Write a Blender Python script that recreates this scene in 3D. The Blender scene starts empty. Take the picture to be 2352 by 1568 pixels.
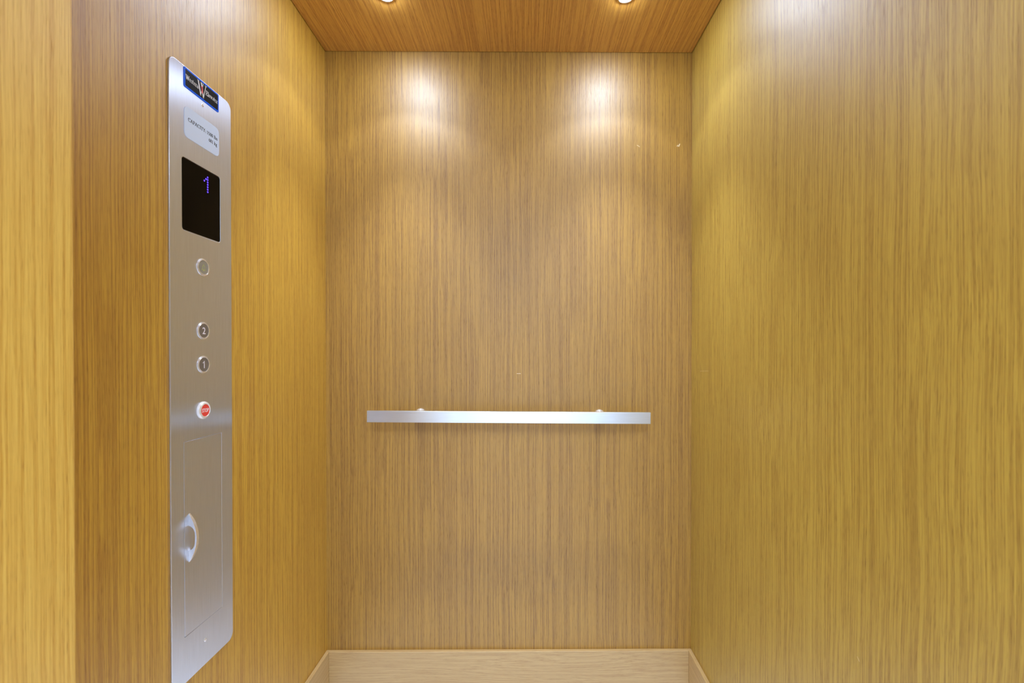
import bpy, bmesh, math, random
from mathutils import Vector, Matrix
random.seed(7)
sc = bpy.context.scene
COL = sc.collection

# ------------------------------------------------------------------ measures
CAM_H = 1.12                       # camera height above the car floor
XL, XR, YB = -0.668, 0.549, 1.515  # left wall, right wall, back wall
YF = -0.30                         # front of the car (open to the lobby)
ZC = CAM_H + 0.996                 # car ceiling
ZS = CAM_H - 0.990                 # top of the skirting
RX, RY = -0.55, 0.5575             # face and rear edge of the left return
def Z(v): return CAM_H + v

# ------------------------------------------------------------------ camera
cd = bpy.data.cameras.new('camera')
cam = bpy.data.objects.new('camera', cd); COL.objects.link(cam)
cam.location = (0, 0, CAM_H)
cam.rotation_euler = (math.radians(90 - 0.3803), math.radians(0.0), math.radians(-0.3692))
cd.sensor_fit = 'HORIZONTAL'; cd.sensor_width = 36; cd.lens = 1045 / 2352 * 36
cd.shift_x = -0.01761; cd.shift_y = 0.01403
cd.clip_start = 0.02; cd.clip_end = 50
cd.dof.use_dof = True; cd.dof.focus_distance = 1.25; cd.dof.aperture_fstop = 5.6
sc.camera = cam

# ------------------------------------------------------------------ world + exposure
w = bpy.data.worlds.new('world'); sc.world = w; w.use_nodes = True
w.node_tree.nodes['Background'].inputs[0].default_value = (0.85, 0.92, 1.0, 1)
w.node_tree.nodes['Background'].inputs[1].default_value = 0.3
sc.view_settings.view_transform = 'Standard'
sc.view_settings.look = 'None'
sc.view_settings.gamma = 1
sc.view_settings.use_curve_mapping = False
sc.view_settings.exposure = 0.04
try:
    sc.cycles.max_bounces = 14; sc.cycles.diffuse_bounces = 8; sc.cycles.glossy_bounces = 6
    sc.cycles.sample_clamp_indirect = 6
except Exception: pass

SPOT_W = 48.0       # narrow beam of one downlight
SPILL_W = 3.6       # wide spill of one downlight
LENS_E = 900.0       # glow of one downlight lens
LOBBY_E = 14.0       # lobby ceiling light
LIGHT_COL = (0.79, 0.88, 1.0)
LENS_COL = (0.70, 0.82, 1.0)

# ------------------------------------------------------------------ node helpers
def new_mat(name):
    m = bpy.data.materials.new(name); m.use_nodes = True
    nt = m.node_tree
    return m, nt, nt.nodes['Principled BSDF']
def node(nt, t, **kw):
    n = nt.nodes.new(t)
    for k, v in kw.items(): setattr(n, k, v)
    return n
def ramp(nt, src, stops):
    r = node(nt, 'ShaderNodeValToRGB')
    el = r.color_ramp.elements
    while len(el) < len(stops): el.new(0.5)
    for e, (p, c) in zip(el, stops):
        e.position = p; e.color = (c, c, c, 1) if isinstance(c, (int, float)) else (*c, 1)
    nt.links.new(src, r.inputs[0]); return r
def math_n(nt, op, a, b=None, clamp=False):
    n = node(nt, 'ShaderNodeMath', operation=op); n.use_clamp = clamp
    for i, v in enumerate((a, b)):
        if v is None: continue
        if isinstance(v, (int, float)): n.inputs[i].default_value = v
        else: nt.links.new(v, n.inputs[i])
    return n.outputs[0]
def mixc(nt, fac, a, b, mode='MIX'):
    n = node(nt, 'ShaderNodeMix', data_type='RGBA', blend_type=mode)
    for s, v in ((n.inputs['Factor'], fac), (n.inputs['A'], a), (n.inputs['B'], b)):
        if isinstance(v, (int, float)): s.default_value = v
        elif isinstance(v, tuple): s.default_value = (*v, 1)
        else: nt.links.new(v, s)
    return n.outputs['Result']
def srgb(r, g, b):
    f = lambda c: c / 12.92 if c <= 0.04045 else ((c + 0.055) / 1.055) ** 2.4
    return (f(r / 255), f(g / 255), f(b / 255))

# ------------------------------------------------------------------ wood veneer
def wood(name, axis, light, dark, pore, pitch=310.0, wander=0.003, seed=0.0, rough=0.48,
         contrast=1.45, scuffs=(), arcs=0.0):
    """oak veneer; axis = direction the grain runs along; scuffs = [(p0, p1, radius)] pale scratches"""
    m, nt, b = new_mat(name)
    L = nt.links.new
    tc = node(nt, 'ShaderNodeTexCoord')
    off = node(nt, 'ShaderNodeVectorMath', operation='ADD')
    L(tc.outputs['Object'], off.inputs[0]); off.inputs[1].default_value = (seed * 3.7, seed * 1.9, seed * 2.3)
    def scaled(vec, across, along):
        s = [across] * 3; s[axis] = along
        n = node(nt, 'ShaderNodeVectorMath', operation='MULTIPLY')
        L(vec, n.inputs[0]); n.inputs[1].default_value = s
        return n.outputs[0]
    def noise(vec, detail=2.0, rough_=0.5, dist=0.0):
        n = node(nt, 'ShaderNodeTexNoise'); n.inputs['Scale'].default_value = 1.0
        n.inputs['Detail'].default_value = detail; n.inputs['Roughness'].default_value = rough_
        n.inputs['Distortion'].default_value = dist
        L(vec, n.inputs['Vector']); return n
    # slow wander of the grain lines
    wn = noise(scaled(off.outputs[0], 7.0, 2.2), 2.0)
    sub = node(nt, 'ShaderNodeVectorMath', operation='SUBTRACT'); L(wn.outputs['Color'], sub.inputs[0]); sub.inputs[1].default_value = (.5, .5, .5)
    sca = node(nt, 'ShaderNodeVectorMath', operation='SCALE'); L(sub.outputs[0], sca.inputs[0]); sca.inputs['Scale'].default_value = wander * 4
    add = node(nt, 'ShaderNodeVectorMath', operation='ADD'); L(off.outputs[0], add.inputs[0]); L(sca.outputs[0], add.inputs[1])
    v = add.outputs[0]
    if arcs:
        wn2 = noise(scaled(off.outputs[0], 9.0, 1.6), 1.0)
        sub2 = node(nt, 'ShaderNodeVectorMath', operation='SUBTRACT'); L(wn2.outputs['Color'], sub2.inputs[0]); sub2.inputs[1].default_value = (.5, .5, .5)
        sca2 = node(nt, 'ShaderNodeVectorMath', operation='SCALE'); L(sub2.outputs[0], sca2.inputs[0]); sca2.inputs['Scale'].default_value = arcs
        add2 = node(nt, 'ShaderNodeVectorMath', operation='ADD'); L(v, add2.inputs[0]); L(sca2.outputs[0], add2.inputs[1]); v = add2.outputs[0]
    rings = noise(scaled(v, pitch, 0.5), 1.0, 0.5)
    fine = noise(scaled(v, pitch * 2.4, 14.0), 2.0, 0.55)
    pores = noise(scaled(v, pitch * 3.4, 45.0), 1.0, 0.5)
    broad = noise(scaled(v, 9.0, 0.35), 3.0, 0.5)
    rr = ramp(nt, rings.outputs[0], [(0.38, 0.0), (0.60, 1.0)])
    fr = ramp(nt, fine.outputs[0], [(0.30, 0.0), (0.70, 1.0)])
    pr = ramp(nt, pores.outputs[0], [(0.30, 1.0), (0.44, 0.0)])
    br = ramp(nt, broad.outputs[0], [(0.30, 0.0), (0.70, 1.0)])
    t = math_n(nt, 'ADD', math_n(nt, 'MULTIPLY', rr.outputs[0], 0.44), math_n(nt, 'MULTIPLY', fr.outputs[0], 0.46))
    t = math_n(nt, 'ADD', t, math_n(nt, 'MULTIPLY', br.outputs[0], 0.10))
    t = math_n(nt, 'ADD', 0.5, math_n(nt, 'MULTIPLY', math_n(nt, 'SUBTRACT', t, 0.5), contrast), clamp=True)
    col = mixc(nt, t, dark, light)
    pf = math_n(nt, 'MULTIPLY', pr.outputs[0], math_n(nt, 'SUBTRACT', 1.0, math_n(nt, 'MULTIPLY', rr.outputs[0], 0.6)))
    pf = math_n(nt, 'MULTIPLY', pf, 0.30 * contrast, clamp=True)
    col = mixc(nt, pf, col, pore)
    for (p0, p1, rad, amt) in scuffs:
        p0 = Vector(p0); p1 = Vector(p1); d = p1 - p0; l2 = d.length_squared
        s1 = node(nt, 'ShaderNodeVectorMath', operation='SUBTRACT'); L(tc.outputs['Object'], s1.inputs[0]); s1.inputs[1].default_value = p0
        dt = node(nt, 'ShaderNodeVectorMath', operation='DOT_PRODUCT'); L(s1.outputs[0], dt.inputs[0]); dt.inputs[1].default_value = d / l2
        tt = math_n(nt, 'MINIMUM', math_n(nt, 'MAXIMUM', dt.outputs['Value'], 0.0), 1.0)
        sc_ = node(nt, 'ShaderNodeVectorMath', operation='SCALE'); sc_.inputs[0].default_value = d; L(tt, sc_.inputs['Scale'])
        s2 = node(nt, 'ShaderNodeVectorMath', operation='DISTANCE'); L(s1.outputs[0], s2.inputs[0]); L(sc_.outputs[0], s2.inputs[1])
        k = math_n(nt, 'MULTIPLY', math_n(nt, 'LESS_THAN', s2.outputs['Value'], rad), amt)
        col = mixc(nt, k, col, srgb(238, 222, 190))
    L(col, b.inputs['Base Color'])
    b.inputs['Coat Weight'].default_value = 0.15; b.inputs['Coat Roughness'].default_value = 0.45
    rg = math_n(nt, 'ADD', rough, math_n(nt, 'MULTIPLY', pf, 0.30))
    L(rg, b.inputs['Roughness'])
    L(math_n(nt, 'SUBTRACT', 1.0, math_n(nt, 'MULTIPLY', pf, 0.6)), b.inputs['Specular IOR Level'])
    bp = node(nt, 'ShaderNodeBump'); bp.inputs['Strength'].default_value = 0.10; bp.inputs['Distance'].default_value = 0.0006
    L(math_n(nt, 'SUBTRACT', t, math_n(nt, 'MULTIPLY', pf, 0.6)), bp.inputs['Height']); L(bp.outputs[0], b.inputs['Normal'])
    return m

def metal(name, col, rough, aniso=0.0, tangent=(0, 0, 1), brush_axis=None, brush=0.0, metallic=1.0):
    m, nt, b = new_mat(name)
    b.inputs['Base Color'].default_value = (*col, 1); b.inputs['Metallic'].default_value = metallic
    b.inputs['Roughness'].default_value = rough
    if aniso:
        b.inputs['Anisotropic'].default_value = aniso
        c = node(nt, 'ShaderNodeCombineXYZ')
        for i in range(3): c.inputs[i].default_value = tangent[i]
        nt.links.new(c.outputs[0], b.inputs['Tangent'])
    if brush_axis is not None:
        tc = node(nt, 'ShaderNodeTexCoord'); mul = node(nt, 'ShaderNodeVectorMath', operation='MULTIPLY')
        nt.links.new(tc.outputs['Object'], mul.inputs[0])
        s = [1400.0] * 3; s[brush_axis] = 14.0; mul.inputs[1].default_value = s
        n = node(nt, 'ShaderNodeTexNoise'); n.inputs['Scale'].default_value = 1.0; n.inputs['Detail'].default_value = 2
        nt.links.new(mul.outputs[0], n.inputs['Vector'])
        r = ramp(nt, n.outputs[0], [(0.3, 1 - brush), (0.7, 1.0)])
        nt.links.new(mixc(nt, 1.0, col, r.outputs[0], 'MULTIPLY'), b.inputs['Base Color'])
    return m
def plain(name, col, rough=0.5, spec=0.5, emit=None, es=0.0):
    m, nt, b = new_mat(name)
    b.inputs['Base Color'].default_value = (*col, 1); b.inputs['Roughness'].default_value = rough
    b.inputs['Specular IOR Level'].default_value = spec
    if emit:
        b.inputs['Emission Color'].default_value = (*emit, 1); b.inputs['Emission Strength'].default_value = es
    return m

OAK = dict(back=((178, 137, 46), (138, 98, 29), (88, 56, 16)), left=((206, 164, 56), (168, 122, 36), (120, 80, 22)),
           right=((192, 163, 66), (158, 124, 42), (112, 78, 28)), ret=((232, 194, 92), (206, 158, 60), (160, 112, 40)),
           ceil=((210, 158, 66), (174, 118, 42), (110, 66, 22)), skirt=((200, 172, 118), (172, 138, 88), (126, 92, 52)))
OAK = {k: [srgb(*c) for c in v] for k, v in OAK.items()}
SC_BACK = [((0.5045, YB, Z(0.687)), (0.5075, YB, Z(0.694)), 0.0016, 0.9), ((0.4995, YB, Z(0.687)), (0.5010, YB, Z(0.690)), 0.0014, 0.8),
           ((-0.034, YB, Z(-0.069)), (-0.022, YB, Z(-0.069)), 0.0008, 0.8), ((0.366, YB, Z(0.69)), (0.374, YB, Z(0.685)), 0.0010, 0.5)]
SC_RIGHT = [((XR, 0.7495, Z(-0.505)), (XR, 0.7450, Z(-0.5095)), 0.0005, 0.8), ((XR, 1.440, Z(-0.058)), (XR, 1.375, Z(-0.055)), 0.0007, 0.35)]
M = {}
M['back'] = wood('oak_veneer_back', 2, *OAK['back'], seed=1.0, scuffs=SC_BACK)
M['left'] = wood('oak_veneer_left', 2, *OAK['left'], seed=2.0)
M['right'] = wood('oak_veneer_right', 2, *OAK['right'], seed=3.0, scuffs=SC_RIGHT, wander=0.006)
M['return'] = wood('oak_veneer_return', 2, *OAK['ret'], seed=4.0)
M['ceil'] = wood('oak_veneer_ceiling', 1, *OAK['ceil'], seed=5.0)
M['sk_x'] = wood('oak_skirting_across', 0, *OAK['skirt'], seed=6.0, pitch=300, arcs=0.05, contrast=0.9)
M['sk_y'] = wood('oak_skirting_along', 1, *OAK['skirt'], seed=7.0, pitch=300, arcs=0.03, contrast=0.9)
M['plate'] = metal('brushed_steel_plate', (0.74, 0.82, 1.0), 0.31, 0.97, (0, 1, 0), 2, 0.12, 0.92)
M['rail'] = metal('brushed_steel_rail', (0.76, 0.84, 0.95), 0.36, 0.70, (0, 0, 1), 0, 0.08)
M['steel'] = metal('polished_steel', (0.90, 0.92, 0.96), 0.22, metallic=0.75)
M['satin'] = metal('satin_steel', (0.72, 0.75, 0.80), 0.38)
M['silverlabel'] = plain('silver_label', srgb(206, 224, 252), 0.5, 0.4)
M['ink'] = plain('dark_ink', srgb(46, 54, 74), 0.6)
M['white'] = plain('white_print', srgb(240, 240, 244), 0.5)
M['blue'] = plain('blue_border', srgb(14, 96, 240), 0.5, 0.15)
M['black'] = plain('black_enamel', srgb(5, 5, 8), 0.5, 0.12)
M['pink'] = plain('red_print', srgb(230, 92, 96), 0.5)
M['glass'] = plain('smoked_glass', srgb(4, 4, 5), 0.05, 0.08)
M['led'] = plain('blue_led', (0.01, 0.01, 0.05), 0.4, 0.5, (0.09, 0.04, 1.0), 2.6)
M['face'] = metal('button_face', (0.22, 0.20, 0.18), 0.5, metallic=0.5)
M['bell'] = plain('yellow_green_symbol', srgb(190, 196, 130), 0.5)
M['num'] = plain('pale_numeral', srgb(232, 228, 240), 0.5)
M['red'] = plain('red_button', srgb(236, 70, 60), 0.35)
M['stopw'] = metal('stop_bezel', (0.92, 0.94, 0.98), 0.32, metallic=0.45)
M['dark'] = plain('dark_recess', (0.01, 0.01, 0.012), 0.8)
M['lens'] = plain('downlight_lens', (0.9, 0.9, 0.9), 0.4, 0.5, LENS_COL, LENS_E)
M['lobby'] = plain('lobby_white_paint', srgb(236, 240, 246), 0.6)
M['lobbylight'] = plain('lobby_diffuser', (0.9, 0.9, 0.9), 0.5, 0.5, (0.78, 0.88, 1.0), LOBBY_E)

def tile_floor():
    m, nt, b = new_mat('pale_floor_tile')
    tc = node(nt, 'ShaderNodeTexCoord')
    br = node(nt, 'ShaderNodeTexBrick'); br.offset = 0.0
    br.inputs['Color1'].default_value = (*srgb(238, 242, 248), 1); br.inputs['Color2'].default_value = (*srgb(234, 238, 245), 1)
    br.inputs['Mortar'].default_value = (*srgb(170, 172, 176), 1)
    br.inputs['Scale'].default_value = 1.0; br.inputs['Mortar Size'].default_value = 0.002
    br.inputs['Brick Width'].default_value = 0.305; br.inputs['Row Height'].default_value = 0.305
    nt.links.new(tc.outputs['Object'], br.inputs['Vector']); nt.links.new(br.outputs['Color'], b.inputs['Base Color'])
    b.inputs['Roughness'].default_value = 0.3
    return m
M['floor'] = tile_floor()

# ------------------------------------------------------------------ mesh helpers
def link(name, me, mat, parent=None, smooth=False):
    me.materials.clear(); me.materials.append(mat)
    o = bpy.data.objects.new(name, me); COL.objects.link(o)
    if smooth:
        for p in me.polygons: p.use_smooth = True
    if parent:
        o.parent = parent
        root = parent
        inv = Matrix.Identity(4)
        chain = []
        while root: chain.append(root); root = root.parent
        for r in reversed(chain):
            if r.type == 'EMPTY': inv = Matrix.Translation(r.location)
        if parent.type == 'EMPTY': o.matrix_parent_inverse = inv.inverted()
    return o
def from_bm(name, bm, mat, parent=None, smooth=False, bevel=0.0, seg=2):
    bmesh.ops.recalc_face_normals(bm, faces=bm.faces[:])
    me = bpy.data.meshes.new(name); bm.to_mesh(me); bm.free()
    o = link(name, me, mat, parent, smooth)
    if bevel:
        md = o.modifiers.new('bevel', 'BEVEL'); md.width = bevel; md.segments = seg; md.limit_method = 'ANGLE'
        md.harden_normals = False
    return o
def add_box(bm, a, b):
    v = [bm.verts.new((x, y, z)) for x in (a[0], b[0]) for y in (a[1], b[1]) for z in (a[2], b[2])]
    for f in ((0, 1, 3, 2), (4, 6, 7, 5), (0, 4, 5, 1), (2, 3, 7, 6), (0, 2, 6, 4), (1, 5, 7, 3)):
        bm.faces.new([v[i] for i in f])
def box(name, a, b, mat, parent=None, bevel=0.0):
    bm = bmesh.new(); add_box(bm, a, b); return from_bm(name, bm, mat, parent, bevel=bevel)
def prism(name, pts, z0, z1, mat, parent=None, bevel=0.0):
    bm = bmesh.new()
    lo = [bm.verts.new((x, y, z0)) for x, y in pts]; hi = [bm.verts.new((x, y, z1)) for x, y in pts]
    bm.faces.new(lo); bm.faces.new(hi); n = len(pts)
    for i in range(n): bm.faces.new((lo[i], lo[(i + 1) % n], hi[(i + 1) % n], hi[i]))
    return from_bm(name, bm, mat, parent, bevel=bevel)
def structure(o): o['kind'] = 'structure'; return o
def thing(name, loc, label, cat, group=None):
    o = bpy.data.objects.new(name, None); COL.objects.link(o); o.location = loc
    o.empty_display_size = 0.05
    o['label'] = label; o['category'] = cat
    if group: o['group'] = group
    return o

# flat work on the control panel: (u, v) -> world, u runs towards the back wall (+Y), v up; x0 = height off the wall
XP = XL + 0.003          # face of the control panel
def rrect(u0, v0, u1, v1, r, n=8):
    pts = []
    for cx, cy, a in ((u1 - r, v1 - r, 0), (u0 + r, v1 - r, 90), (u0 + r, v0 + r, 180), (u1 - r, v0 + r, 270)):
        for i in range(n + 1):
            t = math.radians(a + 90 * i / n); pts.append((cx + r * math.cos(t), cy + r * math.sin(t)))
    return pts
def circle(u, v, r, n=48, ru=None): return [(u + (ru or r) * math.cos(2 * math.pi * i / n), v + r * math.sin(2 * math.pi * i / n)) for i in range(n)]
def sheet(name, loops, x0, x1, mat, parent=None, bev=0.0, smooth=False):
    """plate between x0 (back) and x1 (front), outline + holes in (u, v), edges bevelled by bev"""
    cu = bpy.data.curves.new(name, 'CURVE'); cu.dimensions = '2D'; cu.fill_mode = 'BOTH'
    for pts in loops:
        s = cu.splines.new('POLY'); s.points.add(len(pts) - 1); s.use_cyclic_u = True
        for p, (u, v) in zip(s.points, pts): p.co = (u, v, 0, 1)
    half = (x1 - x0) / 2
    cu.extrude = max(half - bev, 1e-5); cu.bevel_depth = bev; cu.bevel_resolution = 2; cu.offset = -bev
    tmp = bpy.data.objects.new('tmp', cu); COL.objects.link(tmp)
    dg = bpy.context.evaluated_depsgraph_get()
    me = bpy.data.meshes.new_from_object(tmp.evaluated_get(dg))
    bpy.data.objects.remove(tmp); bpy.data.curves.remove(cu)
    xm = (x0 + x1) / 2
    for v in me.vertices:
        u, w_, d = v.co; v.co = (xm + d, u, w_)
    bm = bmesh.new(); bm.from_mesh(me); bmesh.ops.remove_doubles(bm, verts=bm.verts[:], dist=1e-6)
    bpy.data.meshes.remove(me)
    return from_bm(name, bm, mat, parent, smooth)
def lathe(name, u, v, prof, mat, parent=None, n=56):
    """turned piece on the panel: prof = [(radius, height off the panel face)]"""
    bm = bmesh.new(); rings = []
    for r, h in prof:
        if r < 1e-6: rings.append([bm.verts.new((XP + h, u, v))])
        else: rings.append([bm.verts.new((XP + h, u + r * math.cos(2 * math.pi * i / n), v + r * math.sin(2 * math.pi * i / n))) for i in range(n)])
    for a, b in zip(rings, rings[1:]):
        for i in range(n):
            j = (i + 1) % n
            if len(a) == 1 and len(b) == 1: continue
            if len(a) == 1: bm.faces.new((a[0], b[i], b[j]))
            elif len(b) == 1: bm.faces.new((a[i], a[j], b[0]))
            else: bm.faces.new((a[i], a[j], b[j], b[i]))
    o = from_bm(name, bm, mat, parent, smooth=True)
    try: o.data.set_sharp_from_angle(angle=math.radians(35))
    except Exception: pass
    return o

# ------------------------------------------------------------------ lettering: pen strokes with serifs
def arc(cx, cy, rx, ry, a0, a1, n=12):
    return [(cx + rx * math.cos(math.radians(a0 + (a1 - a0) * i / n)), cy + ry * math.sin(math.radians(a0 + (a1 - a0) * i / n))) for i in range(n + 1)]
def sf(x, y, w=0.2): return ('s', [(x - w / 2, y), (x + w / 2, y)])
G = {   # advance, strokes (cap height .7, x height .46)
 'W': (1.00, [[(.10, .7), (.30, 0)], [(.30, 0), (.50, .66)], [(.48, .7), (.69, 0)], [(.69, 0), (.90, .7)], sf(.10, .7, .24), sf(.48, .7, .2), sf(.90, .7, .22)]),
 'e': (.48, [[(.08, .26), (.40, .26)] + arc(.24, .24, .16, .22, 8, 320)]),
 's': (.42, [[(.34, .36)] + arc(.21, .345, .12, .105, 40, 250, 8) + arc(.21, .125, .13, .12, 70, -150, 8) + [(.08, .12)]]),
 't': (.36, [[(.16, .62), (.16, .10)] + arc(.24, .09, .08, .085, 180, 320, 6), [(.04, .44), (.32, .44)]]),
 'r': (.42, [[(.13, .46), (.13, 0)], arc(.27, .32, .14, .13, 180, 40, 6), sf(.13, 0, .22), sf(.09, .46, .12)]),
 'n': (.56, [[(.12, .46), (.12, 0)], arc(.27, .30, .14, .15, 180, 0, 8) + [(.41, 0)], sf(.12, 0, .2), sf(.41, 0, .2), sf(.08, .46, .12)]),
 'E': (.66, [[(.16, .7), (.16, 0)], [(.06, .7), (.56, .7), (.56, .56)], [(.06, 0), (.58, 0), (.58, .16)], [(.16, .36), (.44, .36)], [(.44, .44), (.44, .28)]]),
 'l': (.30, [[(.15, .72), (.15, 0)], sf(.15, 0, .22), sf(.11, .72, .12)]),
 'v': (.50, [[(.08, .46), (.25, 0)], [(.25, 0), (.42, .46)], sf(.08, .46, .18), sf(.42, .46, .16)]),
 'a': (.48, [arc(.22, .32, .14, .14, 150, 0, 8) + [(.36, .06), (.44, .02)], arc(.21, .13, .14, .12, 70, 360, 10)]),
 'o': (.50, [arc(.25, .23, .18, .23, 0, 360, 18)]),
 'C': (.72, [arc(.38, .35, .30, .35, 40, 320, 18), [(.61, .70), (.61, .52)]]),
 'A': (.74, [[(.10, 0), (.37, .7)], [(.37, .7), (.64, 0)], [(.20, .24), (.54, .24)], sf(.10, 0, .2), sf(.64, 0, .22)]),
 'P': (.60, [[(.16, .7), (.16, 0)], [(.06, .7), (.30, .7)] + arc(.32, .52, .20, .18, 90, -90, 10) + [(.16, .34)], sf(.16, 0, .24)]),
 'I': (.36, [[(.18, .7), (.18, 0)], sf(.18, 0, .24), sf(.18, .7, .24)]),
 'T': (.66, [[(.33, .7), (.33, 0)], [(.06, .56), (.06, .7), (.60, .7), (.60, .56)], sf(.33, 0, .24)]),
 'Y': (.68, [[(.10, .7), (.34, .34)], [(.58, .7), (.34, .34)], [(.34, .34), (.34, 0)], sf(.34, 0, .24), sf(.10, .7, .2), sf(.58, .7, .18)]),
 ':': (.28, [[(.14, .42), (.14, .34)], [(.14, .08), (.14, 0)]]),
 '1': (.50, [[(.27, .68), (.27, 0)], [(.12, .56), (.27, .68)], sf(.27, 0, .26)]),
 '5': (.50, [[(.40, .68), (.15, .68), (.13, .38)] + arc(.23, .21, .18, .21, 110, -140, 12)]),
 '0': (.50, [arc(.25, .34, .17, .34, 0, 360, 18)]),
 '6': (.50, [[(.38, .66)] + arc(.40, .22, .32, .44, 110, 180, 6) + arc(.25, .21, .17, .21, 180, 540, 18)]),
 '8': (.50, [arc(.25, .52, .14, .16, 0, 360, 14), arc(.25, .18, .18, .18, 0, 360, 14)]),
 'b': (.54, [[(.14, .72), (.14, .02)], arc(.28, .23, .16, .22, 170, -170, 14), sf(.09, .72, .12)]),
 'k': (.56, [[(.14, .72), (.14, 0)], [(.40, .44), (.16, .20)], [(.22, .26), (.44, 0)], sf(.14, 0, .2), sf(.46, 0, .18), sf(.40, .45, .18)]),
 'g': (.50, [arc(.22, .31, .13, .14, 0, 360, 14), [(.34, .42), (.44, .45)], [(.14, .18), (.10, .10), (.18, .04), (.36, .02)] + arc(.24, -.10, .17, .11, 50, -230, 12)]),
 ' ': (.28, []),
}
def pen(bm, pts, thick, thin, x0, x1):
    for (ua, va), (ub, vb) in zip(pts, pts[1:]):
        du, dv = ub - ua, vb - va; ln = math.hypot(du, dv)
        if ln < 1e-9: continue
        wv = thin + (thick - thin) * abs(dv) / ln
        e = min(wv, thin) * 0.35
        nu, nv = -dv / ln * wv / 2, du / ln * wv / 2
        ua, va, ub, vb = ua - du / ln * e, va - dv / ln * e, ub + du / ln * e, vb + dv / ln * e
        q = [(ua + nu, va + nv), (ub + nu, vb + nv), (ub - nu, vb - nv), (ua - nu, va - nv)]
        lo = [bm.verts.new((x0, u, v)) for u, v in q]; hi = [bm.verts.new((x1, u, v)) for u, v in q]
        bm.faces.new(lo); bm.faces.new(hi)
        for i in range(4): bm.faces.new((lo[i], lo[(i + 1) % 4], hi[(i + 1) % 4], hi[i]))
def text_width(txt, cap): return sum(G[c][0] for c in txt) * cap / 0.7
def lettering(txt, u, v, cap, thick, thin, x0, x1, bm, squeeze=1.0, right=False):
    """serif words, left (or right) aligned at u with baseline v"""
    k = cap / 0.7
    if right: u -= text_width(txt, cap) * squeeze
    for c in txt:
        adv, strokes = G[c]
        for st in strokes:
            if isinstance(st, tuple): pts, tk, tn = st[1], thin, thin
            else: pts, tk, tn = st, thick, thin
            pen(bm, [(u + px * k * squeeze, v + py * k) for px, py in pts], tk, tn, x0, x1)
        u += adv * k * squeeze
def sans(name, txt, u, v, height, x0, depth, mat, parent, sx=1.0, bold=0.0):
    """centred sans-serif characters"""
    cu = bpy.data.curves.new(name, 'FONT'); cu.body = txt; cu.align_x = 'CENTER'; cu.align_y = 'CENTER'
    cu.size = 1.0; cu.extrude = 0.02; cu.offset = bold; cu.resolution_u = 4
    tmp = bpy.data.objects.new('tmp', cu); COL.objects.link(tmp)
    dg = bpy.context.evaluated_depsgraph_get()
    me = bpy.data.meshes.new_from_object(tmp.evaluated_get(dg))
    bpy.data.objects.remove(tmp); bpy.data.curves.remove(cu)
    xs = [q.co.x for q in me.vertices]; ys = [q.co.y for q in me.vertices]
    cx, cy, h = (min(xs) + max(xs)) / 2, (min(ys) + max(ys)) / 2, max(ys) - min(ys)
    k = height / h
    for q in me.vertices:
        a, b_, d = q.co
        q.co = (x0 + (depth if d > 0 else 0.0), u + (a - cx) * k * sx, v + (b_ - cy) * k)
    bm = bmesh.new(); bm.from_mesh(me); bpy.data.meshes.remove(me)
    bmesh.ops.remove_doubles(bm, verts=bm.verts[:], dist=1e-7)
    return from_bm(name, bm, mat, parent)

# ================================================================== THE ROOM SHELL
T = 0.02
structure(box('wall_back', (XL - T, YB, 0), (XR + T, YB + T, ZC + 0.06), M['back']))
structure(box('wall_left', (XL - T, YF, 0), (XL, YB, ZC + 0.06), M['left']))
structure(box('wall_right', (XR, YF, 0), (XR + T, YB, ZC + 0.06), M['right']))
structure(box('wall_left_return', (XL, YF, 0), (RX, RY, ZC - 0.001), M['return'], bevel=0.003))
bm = bmesh.new(); G_ = 0.002
add_box(bm, (XL + G_, YF, ZC), (XR - G_, YB - G_, ZC + 0.018))
add_box(bm, (XL, YF, ZC + 0.03), (XR, YB, ZC + 0.06))
structure(from_bm('ceiling', bm, M['ceil']))
structure(box('floor', (-2.6, -3.2, -0.05), (2.6, YB + T, 0), M['floor']))
t = 0.012
structure(prism('baseboard_back', [(XL, YB), (XR, YB), (XR - t, YB - t), (XL + t, YB - t)], 0, ZS, M['sk_x'], bevel=0.0012))
structure(prism('baseboard_left', [(XL, YB), (XL + t, YB - t), (XL + t, RY), (XL, RY)], 0, ZS, M['sk_y'], bevel=0.0012))
structure(prism('baseboard_right', [(XR, YB), (XR - t, YB - t), (XR - t, YF), (XR, YF)], 0, ZS, M['sk_y'], bevel=0.0012))
# the lobby the car opens to, behind the camera
LZ = 2.5
structure(box('wall_front', (-2.6, -3.22, 0), (2.6, -3.2, LZ), M['lobby']))
structure(box('wall_lobby_left', (-2.62, -3.2, 0), (-2.6, YF, LZ), M['lobby']))
structure(box('wall_lobby_right', (2.6, -3.2, 0), (2.62, YF, LZ), M['lobby']))
bm = bmesh.new()
add_box(bm, (-2.6, YF - 0.001, 0), (XL - T, YF + 0.1, LZ)); add_box(bm, (XR + T, YF - 0.001, 0), (2.6, YF + 0.1, LZ))
add_box(bm, (XL - T, YF - 0.001, ZC + 0.061), (XR + T, YF + 0.1, LZ))
structure(from_bm('wall_lobby_back', bm, M['lobby']))
structure(box('ceiling_lobby', (-2.6, -3.2, LZ), (2.6, YF + 0.1, LZ + 0.02), M['lobby']))

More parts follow.
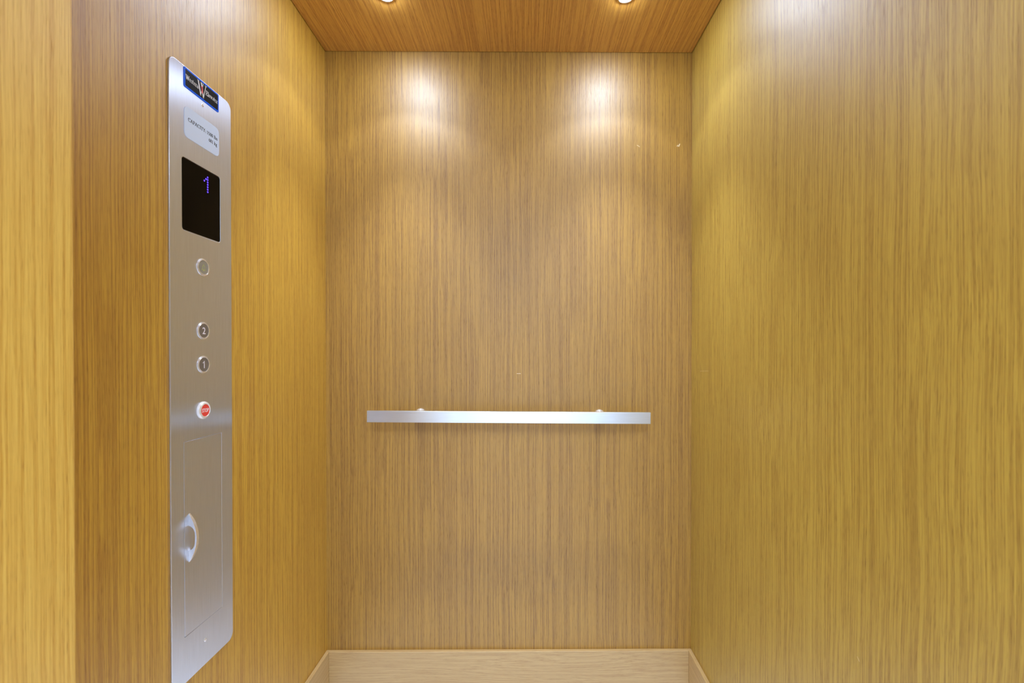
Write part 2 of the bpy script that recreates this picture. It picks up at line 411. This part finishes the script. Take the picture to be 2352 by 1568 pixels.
# ================================================================== LIGHTS OF THE PLACE
def spin(name, cx, cy, prof, mat, parent, n=48):
    bm = bmesh.new(); rings = []
    for r, z in prof:
        rings.append([bm.verts.new((cx, cy, z))] if r < 1e-6 else
                     [bm.verts.new((cx + r * math.cos(2 * math.pi * i / n), cy + r * math.sin(2 * math.pi * i / n), z)) for i in range(n)])
    for a, b in zip(rings, rings[1:]):
        for i in range(n):
            j = (i + 1) % n
            if len(b) == 1: bm.faces.new((a[i], a[j], b[0]))
            else: bm.faces.new((a[i], a[j], b[j], b[i]))
    return from_bm(name, bm, mat, parent, smooth=True)
def downlight(x, y, label):
    t_ = thing('recessed_downlight', (x, y, ZC), label, 'ceiling light', 'downlights in the wood ceiling')
    spin('trim_ring', x, y, [(0.0235, ZC), (0.0230, ZC - 0.0015), (0.0205, ZC - 0.003), (0.0175, ZC - 0.002), (0.0170, ZC)], M['satin'], t_)
    spin('lens', x, y, [(0.0168, ZC - 0.0005), (0.0160, ZC - 0.003), (0.0125, ZC - 0.0055), (0.007, ZC - 0.0068), (0, ZC - 0.0072)], M['lens'], t_)
    for nm, watt, ang, blend in (('downlight_beam', SPOT_W, 66, 1.0), ('downlight_spill', SPILL_W, 110, 0.25)):
        ld = bpy.data.lights.new(nm, 'SPOT'); ld.energy = watt; ld.spot_size = math.radians(ang); ld.spot_blend = blend
        ld.shadow_soft_size = 0.014; ld.color = LIGHT_COL
        lo = bpy.data.objects.new(nm, ld); COL.objects.link(lo); lo.location = (0, 0, -0.024); lo.parent = t_
    return t_
LX0, LX1, LYB, LYF = -0.394, 0.276, 1.277, -0.06
downlight(LX0, LYB, 'lit round downlight at the photo\'s top edge, left of centre, in the wood ceiling')
downlight(LX1, LYB, 'lit round downlight at the photo\'s top edge, right of centre, in the wood ceiling')
downlight(LX0, LYF, 'small round lit downlight near the open front of the car, on the control panel side')
downlight(LX1, LYF, 'small round lit downlight near the open front of the car, by the plain right wall')
lt = thing('ceiling_light_panel', (0, -1.5, LZ), 'square white light panel on the lobby ceiling outside the lift car', 'ceiling light')
bm = bmesh.new()
for a, b in (((-0.62, -2.12, LZ - 0.03), (0.62, -2.10, LZ)), ((-0.62, -0.90, LZ - 0.03), (0.62, -0.88, LZ)), ((-0.62, -2.10, LZ - 0.03), (-0.60, -0.90, LZ)), ((0.60, -2.10, LZ - 0.03), (0.62, -0.90, LZ))):
    add_box(bm, a, b)
from_bm('frame', bm, M['satin'], lt)
box('diffuser', (-0.60, -2.10, LZ - 0.02), (0.60, -0.90, LZ - 0.001), M['lobbylight'], lt)

# ================================================================== CONTROL PANEL
U0, U1, V0, V1 = 0.8525, 1.0290, Z(-0.643), Z(0.557)
UC = 0.9385
cp = thing('elevator_control_panel', (XL, 0.9408, V0), 'tall brushed steel control panel with floor buttons, mounted on the left wood wall', 'control panel')
DISP = (0.8842, Z(0.2396), 0.9915, Z(0.3785))
DOOR = (0.8850, Z(-0.5527), 0.9932, Z(-0.1733))
def grow(r, d): return (r[0] - d, r[1] - d, r[2] + d, r[3] + d)
sheet('faceplate', [rrect(U0, V0, U1, V1, 0.016), rrect(*grow(DISP, 0.0012), 0.006), rrect(*grow(DOOR, 0.0004), 0.0012, 2)], XL, XP, M['plate'], cp, 0.0006)
# access door with its pull handle
door = sheet('access_door', [rrect(*grow(DOOR, -0.0002), 0.0010, 2)], XL + 0.0005, XP, M['plate'], cp, 0.0003)
def pull(u, v0, v1, width, rise, wall, parent):
    h = v1 - v0; R = (h * h / 4 + rise * rise) / (2 * rise)
    foot = 0.0225; iv0, iv1 = v0 + foot, v1 - foot; vm = (v0 + v1) / 2
    def xo(v, wl=0.0):
        return XP + math.sqrt(max((R - wl) ** 2 - (v - vm) ** 2, 0)) - (R - rise)
    def xi(v):
        q = abs((v - vm) / ((iv1 - iv0) / 2)); return XP + max((xo(v, wall) - XP) * (1 - q ** 7), 0.0) if q < 1 else XP
    N = 16
    vs = [v0 + foot * k / N for k in range(N)] + [iv0 + (iv1 - iv0) * (0.5 - 0.5 * math.cos(math.pi * k / 30)) for k in range(31)] + [iv1 + foot * k / N for k in range(1, N + 1)]
    def half_w(v):
        q = abs((v - vm) / (h / 2)); return width / 2 * (1 - 0.5 * q ** 4)
    bm = bmesh.new(); secs = []
    for v in vs:
        hw = half_w(v); a_, b_ = xi(v), max(xo(v), XP + 0.0006)
        secs.append([bm.verts.new((b_, u - hw, v)), bm.verts.new((b_, u + hw, v)), bm.verts.new((a_, u + hw, v)), bm.verts.new((a_, u - hw, v))])
    for p, q in zip(secs, secs[1:]):
        for k in range(4): bm.faces.new((p[k], p[(k + 1) % 4], q[(k + 1) % 4], q[k]))
    bm.faces.new(secs[0]); bm.faces.new(secs[-1])
    return from_bm('pull_handle', bm, M['handle'], parent, bevel=0.0007)
M['handle'] = metal('polished_handle', (0.90, 0.93, 0.98), 0.24, metallic=0.8)
ph = pull(0.898, Z(-0.4115), Z(-0.3160), 0.0068, 0.0165, 0.0032, door); ph['label'] = 'small polished bow handle'
# nameplate
BX = XP + 0.0012
npl = sheet('nameplate', [rrect(0.8880, Z(0.5165), 0.9875, Z(0.5553), 0.003)], XP, BX, M['blue'], cp, 0.0003); npl['label'] = 'black nameplate with bright blue border'
sheet('black_field', [rrect(0.8918, Z(0.5200), 0.9842, Z(0.5519), 0.0008)], BX, BX + 0.0002, M['black'], npl)
lx0, lx1 = BX + 0.0002, BX + 0.0004
wv = Z(0.5330)
for word, ua, ub in (('Western', 0.8922, 0.9272), ('Elevator', 0.9472, 0.9836)):
    cap = 0.0088; sq = (ub - ua) / text_width(word, cap)
    bm = bmesh.new(); lettering(word, ua, wv, cap, 0.0012, 0.0007, lx0, lx1, bm, sq)
    from_bm('lettering', bm, M['white'], npl)
bm = bmesh.new(); wu, wb, wt = 0.9368, Z(0.5235), Z(0.5500); ww = 0.0108
pen(bm, [(wu - ww, wt), (wu - 0.0036, wb)], 0.0028, 0.001, lx0, lx1)
pen(bm, [(wu - 0.0036, wb), (wu - 0.0004, wb + 0.0095)], 0.0012, 0.001, lx0, lx1)
pen(bm, [(wu - 0.0024, wt - 0.0005), (wu + 0.0040, wb - 0.0015)], 0.0028, 0.001, lx0, lx1)
pen(bm, [(wu + 0.0040, wb - 0.0015), (wu + ww, wt)], 0.0013, 0.001, lx0, lx1)
pen(bm, [(wu - 0.0030, wb + 0.0020), (wu + 0.0028, wt)], 0.0013, 0.001, lx0, lx1)
for a, wd in ((-ww, 0.0046), (0.0, 0.0075), (ww, 0.0050)):
    pen(bm, [(wu + a - wd / 2, wt), (wu + a + wd / 2, wt)], 0.0008, 0.0008, lx0, lx1)
emb = from_bm('emblem', bm, M['white'], npl); emb['label'] = 'large white serif W'
bm = bmesh.new()
pen(bm, [(wu - 0.0002, wt - 0.0075), (wu + 0.0003, wb + 0.0075)], 0.0036, 0.0036, lx1, lx1 + 0.0002)
pen(bm, [(wu - 0.0030, wt - 0.0085), (wu - 0.0002, wt - 0.0100)], 0.0012, 0.0012, lx1, lx1 + 0.0002)
pen(bm, [(wu + 0.0022, wt - 0.0120), (wu + 0.0004, wt - 0.0140)], 0.0012, 0.0012, lx1, lx1 + 0.0002)
em2 = from_bm('emblem_mark', bm, M['pink'], npl); em2['label'] = 'small red mark in the middle of the W'
# capacity plate
cpl = sheet('capacity_plate', [rrect(0.8890, Z(0.4205), 0.9885, Z(0.4815), 0.0105)], XP, XP + 0.0008, M['silverlabel'], cp, 0.0003); cpl['label'] = 'pale silver capacity label with dark lettering'
bm = bmesh.new(); x0, x1 = XP + 0.0008, XP + 0.00095
cap = 0.0066; txt = 'CAPACITY: 1500 lbs'; ua, ub = 0.8985, 0.9832
lettering(txt, ua, Z(0.4545), cap, 0.00115, 0.0005, x0, x1, bm, (ub - ua) / text_width(txt, cap))
from_bm('lettering', bm, M['ink'], cpl); bm = bmesh.new()
lettering('681 kg', 0.9822, Z(0.4415), cap, 0.00105, 0.0005, x0, x1, bm, (ub - ua) / text_width(txt, cap), right=True)
from_bm('lettering', bm, M['ink'], cpl)
# display
ds = sheet('display_screen', [rrect(*DISP, 0.005)], XL + 0.0005, XP - 0.0004, M['glass'], cp, 0.0002); ds['label'] = 'black glass floor display'
bm = bmesh.new(); pt = 0.00505; du, dv = 0.9545, Z(0.3650)
dots = [(0, r) for r in range(7)] + [(-1, 1), (-2, 2)]
for c, r in dots:
    uu, vv = du + c * pt * 0.98, dv - r * pt
    ring = [bm.verts.new((XP - 0.0003, uu + 0.0019 * math.cos(i * math.pi / 6), vv + 0.0019 * math.sin(i * math.pi / 6))) for i in range(12)]
    bk = [bm.verts.new((XP - 0.0005, q.co.y, q.co.z)) for q in ring]
    bm.faces.new(ring); bm.faces.new(bk)
    for i in range(12): bm.faces.new((ring[i], ring[(i + 1) % 12], bk[(i + 1) % 12], bk[i]))
dg_ = from_bm('digit', bm, M['led'], ds); dg_['label'] = 'blue dot-matrix figure 1'
# buttons
def push_button(name, v, label, face=None):
    b_ = lathe(name, UC, v, [(0.0178, 0), (0.0176, 0.0011), (0.0168, 0.0016), (0.0160, 0.0012), (0.0158, 0.0003), (0.0157, 0.0003),
                             (0.0156, 0.0018), (0.0150, 0.0022), (0.0143, 0.0020), (0.0141, 0.0012), (0.0, 0.0012)], M['steel'], cp)
    b_['label'] = label
    lathe('button_face', UC, v, [(0.01405, 0.0012), (0.0140, 0.0015), (0.0, 0.0015)], face or M['face'], b_)
    return b_
ab = push_button('alarm_button', Z(0.1752), 'round steel alarm button with yellow-green bell', metal('alarm_face', (0.34, 0.34, 0.30), 0.5, metallic=0.4))
bm = bmesh.new(); bu, bv = UC + 0.0003, Z(0.1740)
bell = [(-.0056, -.0038), (-.0040, -.0020), (-.0036, .0016), (-.0022, .0044), (0, .0054), (.0022, .0044), (.0036, .0016), (.0040, -.0020), (.0056, -.0038), (-.0056, -.0038)]
pen(bm, [(bu + a, bv + b) for a, b in bell], 0.0012, 0.0012, XP + 0.0015, XP + 0.0017)
pen(bm, [(bu, bv + .0054), (bu, bv + .0070)], 0.0016, 0.0016, XP + 0.0015, XP + 0.0017)
pen(bm, [(bu - .0012, bv - .0052), (bu + .0012, bv - .0052)], 0.0022, 0.0022, XP + 0.0015, XP + 0.0017)
from_bm('bell_symbol', bm, M['bell'], ab)
for num, v in (('2', Z(0.0453)), ('1', Z(-0.0241))):
    fb = push_button('floor_button', v, 'round steel floor button marked ' + num)
    if num == '1':
        bm = bmesh.new(); u_ = UC + 0.0008
        pen(bm, [(u_, v + 0.0068), (u_, v - 0.0068)], 0.0018, 0.0018, XP + 0.0015, XP + 0.0017)
        pen(bm, [(u_ - 0.0036, v + 0.0036), (u_ - 0.0016, v + 0.0046), (u_ - 0.0002, v + 0.0066)], 0.0016, 0.0016, XP + 0.0015, XP + 0.0017)
        from_bm('numeral', bm, M['num'], fb)
    else:
        sans('numeral', num, UC + 0.0004, v, 0.0138, XP + 0.0015, 0.0002, M['num'], fb, 1.0, 0.008)
sb = lathe('stop_button', UC - 0.001, Z(-0.1178), [(0.0182, 0), (0.0182, 0.0004), (0.0174, 0.0006), (0.0174, 0.0028), (0.0168, 0.0037), (0.0140, 0.0052), (0.0128, 0.0054), (0.0124, 0.0048), (0.0124, 0.0040), (0, 0.0040)], M['stopw'], cp)
sb['label'] = 'raised stop button with white-silver bezel'
rf = lathe('button_face', UC - 0.001, Z(-0.1178), [(0.0123, 0.0040), (0.0121, 0.0047), (0.0, 0.0048)], M['red'], sb); rf['label'] = 'red button face'
sans('lettering', 'STOP', UC - 0.001, Z(-0.1178), 0.0078, XP + 0.0048, 0.0002, M['white'], sb, 0.74, 0.012)
# screws
def screw(u, v):
    s = lathe('screw', u, v, [(0.0034, 0), (0.0032, 0.0006), (0.0022, 0.0010), (0.0015, 0.0010), (0.0013, 0.0003), (0, 0.0003)], M['steel'], cp, 24)
    return s
screw(UC + 0.0010, Z(0.5068)); screw(UC + 0.0020, Z(-0.5927))

# ================================================================== HANDRAIL
hx0, hx1 = -0.5055, 0.3915; hyf = YB - 0.080; hc = (hx0 + hx1) / 2
hr = thing('handrail', (hc, YB, Z(-0.2037)), 'straight flat brushed steel handrail on the back wood wall', 'handrail')
tilt = Matrix.Rotation(math.radians(0.40), 4, 'Y')
def hrl(bm): bmesh.ops.transform(bm, matrix=Matrix.Translation((hc, 0, Z(-0.2037))) @ tilt, verts=bm.verts[:])
bm = bmesh.new(); add_box(bm, (hx0 - hc, hyf, -0.0182), (hx1 - hc, hyf + 0.013, 0.0182)); hrl(bm)
from_bm('rail_bar', bm, M['rail'], hr, bevel=0.0012)
for bx in (-0.297, 0.298):
    bm = bmesh.new(); n = 40
    prof = [(0.0095, hyf + 0.013), (0.0095, YB - 0.020), (0.0110, YB - 0.016), (0.0168, YB - 0.010), (0.0175, YB - 0.007), (0.0175, YB)]
    rings = [[bm.verts.new((bx + r * math.cos(2 * math.pi * i / n), y, r * math.sin(2 * math.pi * i / n))) for i in range(n)] for r, y in prof]
    for a, b in zip(rings, rings[1:]):
        for i in range(n): bm.faces.new((a[i], a[(i + 1) % n], b[(i + 1) % n], b[i]))
    bm.faces.new(rings[0]); bm.faces.new(rings[-1])
    hrl(bm); o = from_bm('wall_bracket', bm, M['steel'], hr, smooth=True)
    o.data.set_sharp_from_angle(angle=math.radians(35))
